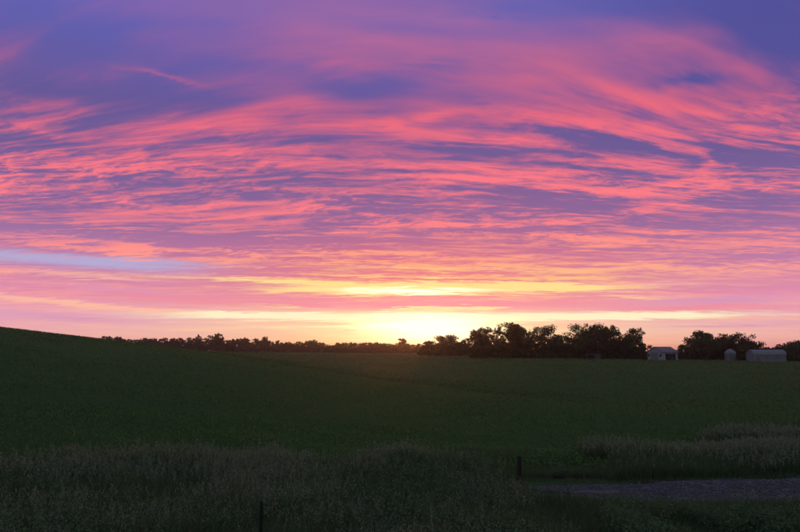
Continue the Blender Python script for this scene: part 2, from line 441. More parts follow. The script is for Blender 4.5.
def hgt(x, y):
    """terrain height, vectorised"""
    x = np.asarray(x, float); y = np.asarray(y, float)
    r = np.maximum(np.hypot(x, y), 1.0)
    az = np.arctan2(x, y)
    # mirror the back half softly on the front's edge columns
    az = np.clip(az, _AZG[0], _AZG[-1])
    fi = (az - _AZG[0]) / (_AZG[1] - _AZG[0])
    fj = (np.log(r) - _LRG[0]) / (_LRG[1] - _LRG[0])
    i = np.clip(fi.astype(int), 0, len(_AZG) - 2); j = np.clip(fj.astype(int), 0, len(_LRG) - 2)
    u = np.clip(fi - i, 0, 1); v = np.clip(fj - j, 0, 1)
    z = (_G[i, j] * (1 - u) * (1 - v) + _G[i + 1, j] * u * (1 - v) + _G[i, j + 1] * (1 - u) * v + _G[i + 1, j + 1] * u * v)
    # small undulation of the verge and field
    und = 0.05 * np.sin(x * 0.43 + 1.3) * np.sin(y * 0.37 + 0.4) + 0.05 * np.sin(x * 0.9 + y * 0.7)
    k = np.clip((r - 8) / 12, 0, 1) * np.clip((70 - r) / 40, 0, 1)
    lane = np.exp(-((y - lane_y(x)) / 2.4) ** 2) * np.clip((x - 2.0) / 2.0, 0, 1)
    return z + und * k * (1 - 0.8 * lane) - 0.05 * lane
def lane_y(x):
    return 17.35 - 0.6 * np.clip((np.asarray(x, float) - 3.5) / 5.0, 0, 1.4)

def link(name, me, mat=None, parent=None):
    o = bpy.data.objects.new(name, me)
    COL.objects.link(o)
    if mat is not None and me is not None:
        me.materials.append(mat)
    if parent is not None:
        o.parent = parent
    return o
def tag(o, label, cat, group=None):
    o['label'] = label
    o['category'] = cat
    if group:
        o['group'] = group
    return o
def mesh_np(name, co, tris=None, quads=None):
    """numpy arrays -> mesh"""
    me = bpy.data.meshes.new(name)
    parts = []
    if tris is not None and len(tris):
        parts.append((np.asarray(tris, np.int32), 3))
    if quads is not None and len(quads):
        parts.append((np.asarray(quads, np.int32), 4))
    nl = sum(a.size for a, k in parts); nf = sum(len(a) for a, k in parts)
    me.vertices.add(len(co)); me.loops.add(nl); me.polygons.add(nf)
    me.vertices.foreach_set('co', np.asarray(co, np.float32).ravel())
    me.loops.foreach_set('vertex_index', np.concatenate([a.ravel() for a, k in parts]))
    st = []; s = 0
    for a, k in parts:
        st.append(s + k * np.arange(len(a))); s += a.size
    me.polygons.foreach_set('loop_start', np.concatenate(st).astype(np.int32))
    me.update(calc_edges=True)
    return me

def build_ground():
    az = np.concatenate([np.arange(-180, -44, 4.0), np.arange(-44, 44, 0.35), np.arange(44, 180, 4.0)]) * math.pi / 180
    rr = np.concatenate([np.geomspace(0.6, 14, 20, endpoint=False), np.geomspace(14, 360, 190, endpoint=False), np.geomspace(360, 6000, 45)])
    A, Rr = np.meshgrid(az, rr, indexing='ij')
    x, y = Rr * np.sin(A), Rr * np.cos(A)
    z = hgt(x, y)
    na, nr = A.shape
    co = np.stack([x, y, z], -1).reshape(-1, 3)
    co = np.vstack([co, [[0, 0, 1.75]]])
    i = np.arange(na)[:, None]; j = np.arange(nr - 1)[None, :]
    i2 = (i + 1) % na
    q = np.stack([i * nr + j, i * nr + j + 1, i2 * nr + j + 1, i2 * nr + j], -1).reshape(-1, 4)
    ii = np.arange(na)
    tr = np.stack([np.full(na, na * nr), ii * nr, ((ii + 1) % na) * nr], -1)
    me = mesh_np('field', co, tr, q)
    me.polygons.foreach_set('use_smooth', np.ones(len(me.polygons), bool))
    o = link('field', me, MAT['field'])
    o['kind'] = 'structure'
    return o
build_ground()

def strip_sheet(name, xs, y0f, y1f, mat, lift, ny=10, rag=0.25, seed=1):
    rng = np.random.default_rng(seed)
    co = []
    ph = rng.uniform(0, 6, 8)
    for x in xs:
        a, b = y0f(x), y1f(x)
        a += rag * (math.sin(x * 1.7 + ph[0]) + .6 * math.sin(x * 4.1 + ph[1]) + .4 * math.sin(x * 9.3 + ph[2]))
        b += rag * (math.sin(x * 1.9 + ph[3]) + .6 * math.sin(x * 3.7 + ph[4]) + .4 * math.sin(x * 8.3 + ph[5]))
        for k in range(ny + 1):
            f = k / ny
            y = a + (b - a) * f
            edge = -0.06 if k in (0, ny) else 0.0
            co.append((x, y, float(hgt(x, y)) + lift + edge))
    n = ny + 1
    q = [(i * n + k, (i + 1) * n + k, (i + 1) * n + k + 1, i * n + k + 1) for i in range(len(xs) - 1) for k in range(ny)]
    me = mesh_np(name, np.array(co), quads=np.array(q))
    me.polygons.foreach_set('use_smooth', np.ones(len(me.polygons), bool))
    o = link(name, me, mat)
    o['kind'] = 'structure'
    return o
_taper = lambda x: 1.08 * min(1.0, max(0.0, (x - 3.0) / 4.2)) ** 0.7
strip_sheet('gravel_lane', np.arange(3.0, 24.0, 0.15), lambda x: lane_y(x) - 1.35 * _taper(x), lambda x: lane_y(x) + 1.35 * _taper(x), MAT['gravel'], 0.05, rag=0.10)
strip_sheet('bare_soil', np.arange(3.9, 5.3, 0.1), lambda x: 16.95 - .35 * math.sin((x - 3.9) / 1.4 * math.pi), lambda x: 16.95 + .35 * math.sin((x - 3.9) / 1.4 * math.pi), MAT['soil'], 0.07, 4, 0.11, 3)

def at_ground(px, r):
    """point on the terrain in the direction of a photo column at a given distance"""
    d = pix_dir(px, HY)
    a = math.atan2(d.x, d.y)
    x, y = r * math.sin(a), r * math.cos(a)
    return Vector((x, y, float(hgt(x, y))))
def height_at(px, py, r):
    d = pix_dir(px, py)
    return CZ + r * d.z / math.hypot(d.x, d.y)

# ------------------------------------------------------------------ trees
def tube(verts, faces, p0, p1, r0, r1, n=5):
    p0, p1 = np.array(p0, float), np.array(p1, float)
    d = p1 - p0
    L = np.linalg.norm(d)
    if L < 1e-6:
        return
    d /= L
    a = np.cross(d, [0, 0, 1.0]) if abs(d[2]) < 0.9 else np.cross(d, [1.0, 0, 0])
    a /= np.linalg.norm(a); b = np.cross(d, a)
    k = len(verts)
    for p, r in ((p0, r0), (p1, r1)):
        for i in range(n):
            t = 2 * math.pi * i / n
            verts.append(p + r * (math.cos(t) * a + math.sin(t) * b))
    for i in range(n):
        j = (i + 1) % n
        faces.append((k + i, k + j, k + n + j, k + n + i))

def leaves_np(rng, centres, radii, count, size, flat=0.75):
    """rhombic leaf sprays spread through clumps; returns co, quads"""
    centres = np.asarray(centres); radii = np.asarray(radii)
    w = radii ** 2; w = w / w.sum()
    idx = rng.choice(len(centres), count, p=w)
    v = rng.normal(size=(count, 3)); v /= np.linalg.norm(v, axis=1)[:, None]
    rad = rng.random(count) ** 0.45
    p = centres[idx] + v * (rad * radii[idx])[:, None] * np.array([1, 1, flat])
    a = rng.normal(size=(count, 3)); a /= np.linalg.norm(a, axis=1)[:, None]
    b = np.cross(a, rng.normal(size=(count, 3))); b /= np.maximum(np.linalg.norm(b, axis=1), 1e-6)[:, None]
    s = size * rng.uniform(0.6, 1.4, count)[:, None]
    co = np.stack([p - a * s, p + b * s * 0.55, p + a * s, p - b * s * 0.55], 1).reshape(-1, 3)
    q = np.arange(count * 4).reshape(-1, 4)
    return co, q

def tree_meshes(seed, h, w, leaves, airy=0.0, size=0.3, trunk=0.22, limbs=7, low=0.12):
    """tapered trunk and limbs; leaf clumps at the twig ends. h, w in metres, base at origin"""
    rng = np.random.default_rng(seed)
    V, Fc = [], []
    r0 = 0.028 * h + 0.05
    th = trunk * h
    pts = [np.zeros(3)]
    lean = rng.normal(0, 0.03, 2)
    for k in range(1, 5):
        pts.append(np.array([lean[0] * h * k / 4 + rng.normal(0, .05), lean[1] * h * k / 4 + rng.normal(0, .05), (h * 0.72) * k / 4]))
    for k in range(4):
        tube(V, Fc, pts[k] - [0, 0, 0.3 if k == 0 else 0], pts[k + 1], r0 * (1 - 0.22 * k), r0 * (1 - 0.22 * (k + 1)) + 0.02, 7)
    cen, rad = [], []
    def along(f):
        f = f * 4; k = min(int(f), 3)
        return pts[k] + (pts[k + 1] - pts[k]) * (f - k)
    nl = limbs
    for i in range(nl):
        f = trunk + (0.95 - trunk) * (i + rng.random() * 0.6) / nl
        st = along(min(f / 0.72 * 0.72, 0.98))
        ang = i * 2.4 + rng.normal(0, 0.4)
        reach = w * 0.5 * (0.92 - 0.55 * (i / nl) ** 1.6) * rng.uniform(0.75, 1.12)
        up = h * rng.uniform(0.10, 0.26) + (0.06 * h if i > nl * .6 else 0)
        end = st + np.array([math.cos(ang) * reach, math.sin(ang) * reach, up])
        end[2] = min(end[2], h * 0.95)
        midp = (st + end) / 2 + np.array([0, 0, -0.03 * h]) + rng.normal(0, 0.02 * h, 3)
        lr = r0 * 0.42
        tube(V, Fc, st, midp, lr, lr * 0.6); tube(V, Fc, midp, end, lr * 0.6, 0.03)
        for j in range(4 if airy < 0.5 else 3):
            b0 = st + (end - st) * rng.uniform(0.4, 0.95)
            e2 = b0 + np.array([rng.normal(0, w * 0.12), rng.normal(0, w * 0.12), rng.uniform(0.0, 0.16) * h])
            e2[2] = min(e2[2], h * 0.97)
            tube(V, Fc, b0, e2, lr * 0.35, 0.02, 4)
            cen.append(e2); rad.append(w * rng.uniform(0.09, 0.17) * (1 - 0.35 * airy))
        cen.append(end); rad.append(w * rng.uniform(0.10, 0.18) * (1 - 0.35 * airy))
    top = pts[-1]
    for j in range(5):
        e2 = top + np.array([rng.normal(0, w * 0.12), rng.normal(0, w * 0.12), (h - top[2]) * rng.uniform(0.45, 0.93)])
        tube(V, Fc, top - [0, 0, 0.1 * h], e2, r0 * 0.2, 0.02, 4)
        cen.append(e2); rad.append(w * rng.uniform(0.08, 0.15) * (1 - 0.3 * airy))
    if airy < 0.6:
        for j in range(int(22 * (1 - airy))):
            a = rng.uniform(0, 6.28); f = rng.random() ** 0.6
            z = rng.uniform(low, 0.78) * h
            rr = 0.5 * w * 0.72 * f * math.sin(math.pi * min(0.95, max(0.12, (z / h + 0.12) / 1.05))) ** 0.5
            cen.append(np.array([math.cos(a) * rr, math.sin(a) * rr, z])); rad.append(w * rng.uniform(0.12, 0.2))
    lc, lq = leaves_np(rng, np.array(cen), np.array(rad), leaves, size)
    lc[:, 2] = np.clip(lc[:, 2], 0.15, None)
    # bring the outline to the wanted height and spread
    zt = np.percentile(lc[:, 2], 99.7)
    xw = np.percentile(np.hypot(lc[:, 0], lc[:, 1]), 97) * 2
    S = np.array([w / xw, w / xw, h / zt])
    me_c = mesh_np('crown', lc * S, quads=lq)
    me_t = mesh_np('trunk', np.array(V) * S, quads=np.array(Fc))
    me_t.polygons.foreach_set('use_smooth', np.ones(len(me_t.polygons), bool))
    return me_t, me_c

def plant_tree(name, px, r, top, wpx, label, group, seed, leaves=5000, airy=0.0, trunk=0.22, limbs=7, leafm='leaf', low=0.12, cat='tree'):
    p = at_ground(px, r)
    h = height_at(px, top, r) - p.z
    w = wpx * r / F
    if airy < 0.2:
        leaves = int(leaves * 1.35)
    mt, mc = tree_meshes(seed, h, w, leaves, airy, size=0.00115 * r * (0.9 if airy > .3 else 1.0), trunk=trunk, limbs=limbs, low=low)
    root = bpy.data.objects.new(name, None)
    root.empty_display_size = 0.5
    COL.objects.link(root)
    root.location = p
    root.rotation_euler.z = seed * 1.3
    tag(root, label, cat, group)
    link('trunk', mt, MAT['bark'], root)
    link('crown', mc, MAT[leafm], root)
    return root

G_ROW = 'tall trees behind the field'
G_FARM = 'trees around the farm buildings'
ROW = [
    # px, r, top, width px, leaves, airy, trunk, limbs, label
    (481, 300, 328.0, 27, 6500, 0.05, .18, 8, 'dense round dark tree at the left end of the tall tree row'),
    (497, 306, 327.8, 24, 3200, 0.55, .25, 8, 'open-crowned tree with sky showing through, second from left in the tall row'),
    (516, 296, 323.6, 34, 7500, 0.0, .16, 9, 'broad dense domed tree, tallest in the left half of the tall row'),
    (541, 302, 326.2, 38, 5600, 0.3, .18, 9, 'ragged-topped tree right of the tall domed tree'),
    (561, 297, 334.8, 38, 5200, 0.0, .12, 7, 'low bushy tree filling the dip in the tall tree row'),
    (580, 303, 323.8, 30, 3400, 0.45, .22, 9, 'slender loose-topped tree rising out of the right half of the tall row'),
    (598, 294, 325.2, 44, 9000, 0.0, .14, 10, 'widest dense dark tree, right half of the tall row above the little shed'),
    (613, 302, 325.6, 22, 3000, 0.5, .25, 8, 'thin airy tree leaning out at the right of the widest tree'),
    (634, 290, 328.6, 34, 3800, 0.6, .25, 9, 'open branching tree at the right end of the tall row beside the white barn'),
    (622, 296, 340.0, 26, 4200, 0.0, .1, 6, 'low dark tree under the open branching tree near the white barn'),
]
for i, (px, r, top, w, n, ai, tk, lb, lab) in enumerate(ROW):
    plant_tree('field_edge_tree', px, r, top, w, lab, G_ROW, 11 + i, n, ai, tk, lb)
FARM = [
    (704, 292, 331.4, 32, 7000, 0.05, .2, 9, 'large dark round tree between the white barn and the grain bin'),
    (735, 297, 333.4, 28, 4200, 0.4, .2, 9, 'loose-topped tree directly behind the grain bin'),
    (722, 300, 338.0, 24, 4200, 0.1, .14, 7, 'lower tree between the large round tree and the grain bin'),
    (750, 300, 341.0, 30, 5200, 0.05, .12, 7, 'low spreading tree behind the left end of the long pale shed'),
    (795, 288, 341.0, 40, 6500, 0.05, .12, 8, 'dark tree at the right edge past the long pale shed'),
    (836, 300, 336.0, 40, 4000, 0.1, .14, 8, 'outermost dark tree at the far right past the long pale shed'),
    (683, 296, 344.5, 15, 1600, 0.45, .16, 6, 'small thin tree just right of the white barn'),
    (769, 303, 347.5, 22, 2600, 0.1, .12, 6, 'very low tree peeking over the long pale shed roof'),
]
for i, (px, r, top, w, n, ai, tk, lb, lab) in enumerate(FARM):
    plant_tree('farmyard_tree', px, r, top, w, lab, G_FARM, 41 + i, n, ai, tk, lb)
SUNT = [
    (447, 380, 334.8, 34, 5200, 0.32, .14, 11, 'lacy tree standing right in front of the setting sun'),
    (428, 390, 341.0, 15, 1900, 0.1, .14, 7, 'small tree just left of the lacy tree in front of the sun'),
    (463, 370, 341.8, 20, 2600, 0.2, .12, 7, 'small tree between the sun tree and the tall row'),
    (403, 560, 338.4, 12, 1200, 0.35, .2, 7, 'lone small tree poking above the low distant treeline left of the sun'),
]
for i, (px, r, top, w, n, ai, tk, lb, lab) in enumerate(SUNT):
    plant_tree('horizon_tree', px, r, top, w, lab, 'trees near the setting sun', 61 + i, n, ai, tk, lb)

# the long distant treeline on the left: few kinds, many individuals
G_FAR = 'distant treeline on the left horizon'
FAR_LABEL = 'small dark tree in the distant treeline along the left horizon'
_kinds = []
def far_tree(px, r, top, w, kind, label=FAR_LABEL):
    p = at_ground(px, r)
    h = height_at(px, top, r) - p.z
    wm = w * r / F
    root = bpy.data.objects.new('distant_tree', None)
    COL.objects.link(root)
    root.location = p
    root.scale = (wm / 10.0, wm / 10.0, h / 10.0)
    root.rotation_euler.z = px * 0.77
    tag(root, label, 'tree', G_FAR)
    mt, mc = _kinds[kind]
    for nm, me in (('trunk', mt), ('crown', mc)):
        c = bpy.data.objects.new(nm, me); COL.objects.link(c); c.parent = root
for k in range(6):
    mt, mc = tree_meshes(90 + k, 10.0, 10.0, (2000, 1900, 1700, 1100, 1800, 1500)[k], (0, .1, .1, .5, 0, .3)[k], size=0.52, trunk=(.1, .1, .12, .25, .08, .15)[k], limbs=7, low=0.05)
    mt.materials.append(MAT['bark']); mc.materials.append(MAT['leaf_far'])
    _kinds.append((mt, mc))
_rng = random.Random(5)
_tops = [(96, 337.0), (110, 336.4), (125, 337.6), (150, 339.0), (172, 338.6), (186, 337.4), (205, 338.5), (230, 339), (247, 337.2), (262, 338.6), (270, 339.6),
         (283, 342), (298, 341.6), (312, 340.8), (322, 343), (330, 346.6), (338, 344), (350, 342), (366, 343), (380, 342.6), (395, 343), (415, 343.6), (425, 344), (440, 343), (470, 343), (500, 345)]
def _top(px):
    return float(np.interp(px, [a for a, b in _tops], [b for a, b in _tops]))
px = 92.0
i = 0
while px < 472:
    w = _rng.uniform(8, 13)
    lab = ('low tree in the distant treeline peeking over the slope of the left hill' if px < 188 else
           'small dark tree in the distant treeline between the left hill and its gap' if px < 331 else
           'small dark tree in the distant treeline between its gap and the tall row')
    top = _top(px) + _rng.uniform(-0.7, 1.6)
    far_tree(px, _rng.uniform(590, 650), top, w, _rng.choice([0, 1, 2, 4, 5, 0]), lab)
    px += w * _rng.uniform(0.40, 0.62)
    i += 1
far_tree(198, 585, 334.8, 8, 3, 'spindly tree standing above the distant treeline, leftmost of the two tall ones')
far_tree(217, 580, 333.6, 15, 5, 'wide tree standing above the distant treeline, right of the spindly one')
far_tree(265, 580, 336.8, 9, 1, 'round-topped tree slightly taller than its neighbours in the distant treeline middle')
far_tree(314, 580, 339.8, 10, 3, 'tree with a forked top near the gap in the distant treeline')

# scrub that closes the foot of the tree rows
def build_scrub():
    rng = np.random.default_rng(3)
    cen, rad = [], []
    def line(x0, x1, r0, r1, y0, y1, n):
        for k in range(n):
            px = rng.uniform(x0, x1); r = rng.uniform(r0, r1)
            p = at_ground(px, r)
            h = (rng.uniform(y0, y1)) * r / F
            rr = rng.uniform(0.8, 1.5) * r / 300
            z = rng.uniform(0.2, max(h, .3))
            cen.append(np.array([p.x, p.y, p.z + z])); rad.append(rr)
    line(470, 648, 290, 312, 3, 14, 480)
    line(474, 634, 294, 310, 6, 20, 300)
    line(640, 700, 300, 310, 3, 6.5, 70)
    line(690, 790, 300, 312, 3, 9, 130)
    line(775, 860, 296, 306, 3, 8, 80)
    line(420, 475, 372, 392, 3, 8, 90)
    co, q = leaves_np(rng, cen, rad, 82000, 0.42)
    o = link('undergrowth', mesh_np('undergrowth', co, quads=q), MAT['leaf'])
    tag(o, 'dark undergrowth closing the foot of the field edge trees', 'undergrowth'); o['kind'] = 'stuff'
    cen, rad = [], []
    line(88, 476, 600, 660, 1, 8.0, 560)
    co, q = leaves_np(rng, cen, rad, 42000, 0.8)
    o = link('distant_undergrowth', mesh_np('distant_undergrowth', co, quads=q), MAT['leaf_far'])
    tag(o, 'dark brush under the distant treeline on the left horizon', 'undergrowth'); o['kind'] = 'stuff'
build_scrub()

# ------------------------------------------------------------------ farm buildings
def empty(name, loc, rz=0.0):
    o = bpy.data.objects.new(name, None)
    COL.objects.link(o)
    o.location = loc
    o.rotation_euler.z = rz
    return o
def box_into(bm, x0, x1, y0, y1, z0, z1):
    vs = [bm.verts.new(c) for c in ((x0, y0, z0), (x1, y0, z0), (x1, y1, z0), (x0, y1, z0), (x0, y0, z1), (x1, y0, z1), (x1, y1, z1), (x0, y1, z1))]
    for f in ((0, 3, 2, 1), (4, 5, 6, 7), (0, 1, 5, 4), (1, 2, 6, 5), (2, 3, 7, 6), (3, 0, 4, 7)):
        bm.faces.new([vs[k] for k in f])
def poly_slab(bm, pts, axis, a, b):
    """extrude a polygon (list of 2-D points) along 'x' or 'y' from a to b"""
    def mk3(p, t):
        return (t, p[0], p[1]) if axis == 'x' else (p[0], t, p[1])
    A = [bm.verts.new(mk3(p, a)) for p in pts]; B = [bm.verts.new(mk3(p, b)) for p in pts]
    n = len(pts)
    bm.faces.new(A); bm.faces.new(B[::-1])
    for i in range(n):
        j = (i + 1) % n
        bm.faces.new((A[i], B[i], B[j], A[j]))
def part(name, fn, mat, parent):
    bm = bmesh.new()
    fn(bm)
    bmesh.ops.recalc_face_normals(bm, faces=bm.faces)
    me = bpy.data.meshes.new(name)
    bm.to_mesh(me); bm.free()
    return link(name, me, mat, parent)

def barn():
    r = 277.0
    p = at_ground(662.5, r)
    root = empty('barn', p - Vector((0, 0, .1)), R(33))
    tag(root, 'white gabled barn with a dark open bay at the right end of the tree row', 'barn')
    L, W, E, H = 9.2, 6.2, 3.2, 5.0         # local x along the ridge, y across; front side at -y, gable at -x
    x0, x1, y0, y1 = -L / 2, L / 2, -W / 2, W / 2
    t = .15
    def gable(x):
        return lambda bm: poly_slab(bm, [(y0, 0), (y1, 0), (y1, E), (0, H), (y0, E)], 'x', x, x + t)
    g = part('gable_wall', gable(x0), MAT['white'], root)
    part('gable_wall', gable(x1 - t), MAT['white'], root)
    part('back_wall', lambda bm: box_into(bm, x0 + t, x1 - t, y1 - t, y1, 0, E), MAT['white'], root)
    def front(bm):
        box_into(bm, x0 + t, -2.6, y0, y0 + t, 0, E)
        box_into(bm, 3.4, x1 - t, y0, y0 + t, 0, E)
        box_into(bm, -2.6, 3.4, y0, y0 + t, 2.55, E)
    part('front_wall', front, MAT['white'], root)
    for k in (-.7, 1.4):
        part('bay_post', lambda bm, k=k: box_into(bm, k - .1, k + .1, y0 + .01, y0 + .2, 0, 2.55), MAT['dark_wood'], root)
    part('bay_floor', lambda bm: box_into(bm, x0 + t, x1 - t, y0 + t, y1 - t, 0, .12), MAT['dark_wood'], root)
    part('rear_partition', lambda bm: box_into(bm, x0 + .4, x1 - .4, 0.2, 0.35, .12, E), MAT['dark_wood'], root)
    o = .35
    for s in (-1, 1):
        n = 9
        for k in range(n):      # roof sheets with a raised seam each
            a = x0 - o + (L + 2 * o) * k / n; b = x0 - o + (L + 2 * o) * (k + 1) / n - 0.03
            ye, ze = s * (W / 2 + o), E - o * (H - E) / (W / 2)
            part('roof_panel', lambda bm, a=a, b=b, ye=ye, ze=ze: poly_slab(bm, [(ye, ze + .02), (0, H + .02), (0, H + .14), (ye, ze + .14)], 'x', a, b), MAT['roof'], root)
    d = part('door', lambda bm: box_into(bm, x0 - .06, x0, -1.3, 1.5, 0.1, 2.8), MAT['pale'], root)
    part('door_frame', lambda bm: (box_into(bm, x0 - .1, x0 - .061, -1.42, -1.3, .1, 2.92), box_into(bm, x0 - .1, x0 - .061, 1.5, 1.62, .1, 2.92), box_into(bm, x0 - .1, x0 - .061, -1.3, 1.5, 2.8, 2.92)), MAT['dark_wood'], d)
    wdw = part('window', lambda bm: box_into(bm, x0 - .05, x0, -2.9, -2.1, 1.5, 2.4), MAT['glass'], root)
    part('window', lambda bm: box_into(bm, x0 - .05, x0, 2.2, 2.9, 1.5, 2.4), MAT['glass'], root)
barn()

def grain_bin():
    r = 279.0
    p = at_ground(730.0, r)
    root = empty('grain_bin', p - Vector((0, 0, .1)))
    tag(root, 'small round galvanised grain bin with a domed cap between the trees', 'grain bin')
    rad, H = 1.85, 2.9
    n = 32
    def ring_wall(z0, z1, ra):
        def f(bm):
            for zz, rr2 in ((z0, ra), (z0 + .06, ra + .03), (z1 - .06, ra + .03), (z1, ra)):
                pass
            prof = [(ra, z0), (ra + .035, z0 + (z1 - z0) * .25), (ra, z0 + (z1 - z0) * .5), (ra + .035, z0 + (z1 - z0) * .75), (ra, z1)]
            rings = [[bm.verts.new((a * math.cos(2 * math.pi * i / n), a * math.sin(2 * math.pi * i / n), z)) for i in range(n)] for a, z in prof]
            for q in range(len(rings) - 1):
                for i in range(n):
                    j = (i + 1) % n
                    bm.faces.new((rings[q][i], rings[q][j], rings[q + 1][j], rings[q + 1][i]))
        return f
    for k in range(4):
        part('wall_ring', ring_wall(k * H / 4, (k + 1) * H / 4 - .01, rad), MAT['galv'], root)
    def cap(bm):
        prof = [(rad + .15, H - .02), (rad * .93, H + .55), (rad * .7, H + 1.0), (rad * .4, H + 1.3), (.35, H + 1.45)]
        rings = [[bm.verts.new((a * math.cos(2 * math.pi * i / n), a * math.sin(2 * math.pi * i / n), z)) for i in range(n)] for a, z in prof]
        for q in range(len(rings) - 1):
            for i in range(n):
                j = (i + 1) % n
                bm.faces.new((rings[q][i], rings[q][j], rings[q + 1][j], rings[q + 1][i]))
        bm.faces.new(rings[-1])
    c = part('domed_roof', cap, MAT['pale'], root)
    part('fill_lid', lambda bm: (bmesh.ops.create_cone(bm, cap_ends=True, segments=16, radius1=.42, radius2=.3, depth=.25, matrix=Matrix.Translation((0, 0, H + 1.55)))), MAT['galv'], c)
    part('door', lambda bm: box_into(bm, 0.3, 1.2, -rad - .08, -rad + .35, .25, 2.0), MAT['dark_wood'], root)
    part('ladder', lambda bm: ([box_into(bm, x, x + .05, -rad - .02, -rad + .06 + .1, .3, H) for x in (-.8, -.45)], [box_into(bm, -.75, -.45, -rad - .015, -rad + .02, .5 + .35 * k, .53 + .35 * k) for k in range(7)]), MAT['steel'], root)
grain_bin()

def long_shed():
    r = 272.0
    p = at_ground(765.5, r)
    root = empty('long_shed', p - Vector((0, 0, .15)), R(-4))
    tag(root, 'long low pale shed with a rounded roof at the right of the grain bin', 'shed')
    L, W, E, H = 10.6, 6.4, 2.5, 4.2
    prof = [(W / 2 * math.cos(a), E + (H - E) * math.sin(a)) for a in np.linspace(0, math.pi, 15)]
    def end(x, t):
        return lambda bm: poly_slab(bm, [(-W / 2, 0)] + [(q[0], q[1]) for q in prof[::-1]] + [(W / 2, 0)], 'x', x, x + t)
    part('end_wall', end(-L / 2, .15), MAT['pale'], root)
    part('end_wall', end(L / 2 - .15, .15), MAT['pale'], root)
    n = 12
    for k in range(n):
        a = -L / 2 + .15 + (L - .3) * k / n; b = -L / 2 + .15 + (L - .3) * (k + 1) / n - .03
        for s in (-1, 1):
            part('wall_panel', lambda bm, a=a, b=b, s=s: box_into(bm, a, b, min(s * W / 2, s * (W / 2 - .1)), max(s * W / 2, s * (W / 2 - .1)), 0, E), MAT['pale'], root)
    for k in range(n):
        a = -L / 2 - .2 + (L + .4) * k / n; b = -L / 2 - .2 + (L + .4) * (k + 1) / n - .03
        outer = [((W / 2 + .2) * math.cos(q), E + .05 + (H - E + .1) * math.sin(q)) for q in np.linspace(0, math.pi, 13)]
        inner = [((W / 2 + .12) * math.cos(q), E + .0 + (H - E + .03) * math.sin(q)) for q in np.linspace(0, math.pi, 13)]
        part('roof_panel', lambda bm, a=a, b=b: poly_slab(bm, outer + inner[::-1], 'x', a, b), MAT['galv'], root)
    part('door', lambda bm: box_into(bm, -4.4, -3.4, -W / 2 - .07, -W / 2 - .005, .1, 2.15), MAT['roof'], root)
    for x in (-1.5, 2.2):
        part('window', lambda bm, x=x: box_into(bm, x, x + .9, -W / 2 - .05, -W / 2 - .005, 1.3, 2.0), MAT['roof'], root)
long_shed()

def little_shed():
    r = 283.0
    p = at_ground(593.0, r)
    root = empty('little_shed', p - Vector((0, 0, .1)), R(-8))
    tag(root, 'little dim lean-to shed at the foot of the widest tree', 'shed')
    L, D = 5.0, 2.6
    part('back_wall', lambda bm: box_into(bm, -L / 2, L / 2, D / 2 - .1, D / 2, 0, 1.7), MAT['dark_wood'], root)
    for s in (-1, 1):
        xa = s * (L / 2 - .06)
        part('side_wall', lambda bm, xa=xa: poly_slab(bm, [(-D / 2, 0), (D / 2 - .11, 0), (D / 2 - .11, 1.65), (-D / 2, 2.05)], 'x', xa - .055, xa + .055), MAT['dark_wood'], root)
    part('front_boards', lambda bm: box_into(bm, .4, L / 2 - .13, -D / 2 + .02, -D / 2 + .12, 0, 2.0), MAT['dark_wood'], root)
    part('roof', lambda bm: poly_slab(bm, [(-D / 2 - .3, 2.12), (D / 2 + .2, 1.74), (D / 2 + .2, 1.84), (-D / 2 - .3, 2.24)], 'x', -L / 2 - .25, L / 2 + .25), MAT['roof'], root)
little_shed()

# ------------------------------------------------------------------ fence posts
def wooden_post():
    r = 18.0
    p = at_ground(516.5, r)
    root = empty('wooden_fence_post', p - Vector((0, 0, .25)), 0.4)
    root.rotation_euler.x = R(1.5)
    tag(root, 'short thick weathered wooden fence post in the grass left of the gravel lane', 'fence post')
    ht = height_at(516.5, 455.5, r) - p.z + .25
    rng = random.Random(4)
    def f(bm):
        n = 12
        prof = [(0, .060), (.25, .062), (.5, .058), (.8, .056), (ht - .03, .053), (ht, .046)]
        rings = []
        for z, a in prof:
            rings.append([bm.verts.new((a * (1 + rng.uniform(-.06, .06)) * math.cos(2 * math.pi * i / n), a * (1 + rng.uniform(-.06, .06)) * math.sin(2 * math.pi * i / n), z + (rng.uniform(-.01, .01) if z > 0 else 0))) for i in range(n)])
        for q in range(len(rings) - 1):
            for i in range(n):
                j = (i + 1) % n
                bm.faces.new((rings[q][i], rings[q][j], rings[q + 1][j], rings[q + 1][i]))
        bm.faces.new(rings[-1]); bm.faces.new(rings[0][::-1])
    part('post', f, MAT['post'], root)
    for z in (ht - .18, ht - .48):
        part('staple', lambda bm, z=z: box_into(bm, -.02, .02, -.085, -.06, z, z + .012), MAT['steel'], root)
wooden_post()
def steel_post():
    r = 10.5
    p = at_ground(265.0, r)
    root = empty('steel_fence_post', p - Vector((0, 0, .25)), 0.25)
    tag(root, 'thin dark steel fence post in the tall grass at the bottom edge', 'fence post')
    ht = height_at(265.0, 500, r) - p.z + .25
    part('web', lambda bm: box_into(bm, -.004, .004, -.022, .022, 0, ht), MAT['steel'], root)
    part('flange', lambda bm: box_into(bm, -.022, .022, -.029, -.0225, 0, ht - .01), MAT['steel'], root)
    for k in range(14):
        z = .35 + k * .055
        if z < ht - .05:
            part('stud', lambda bm, z=z: box_into(bm, -.008, .008, -.036, -.0295, z, z + .014), MAT['steel'], root)
steel_post()

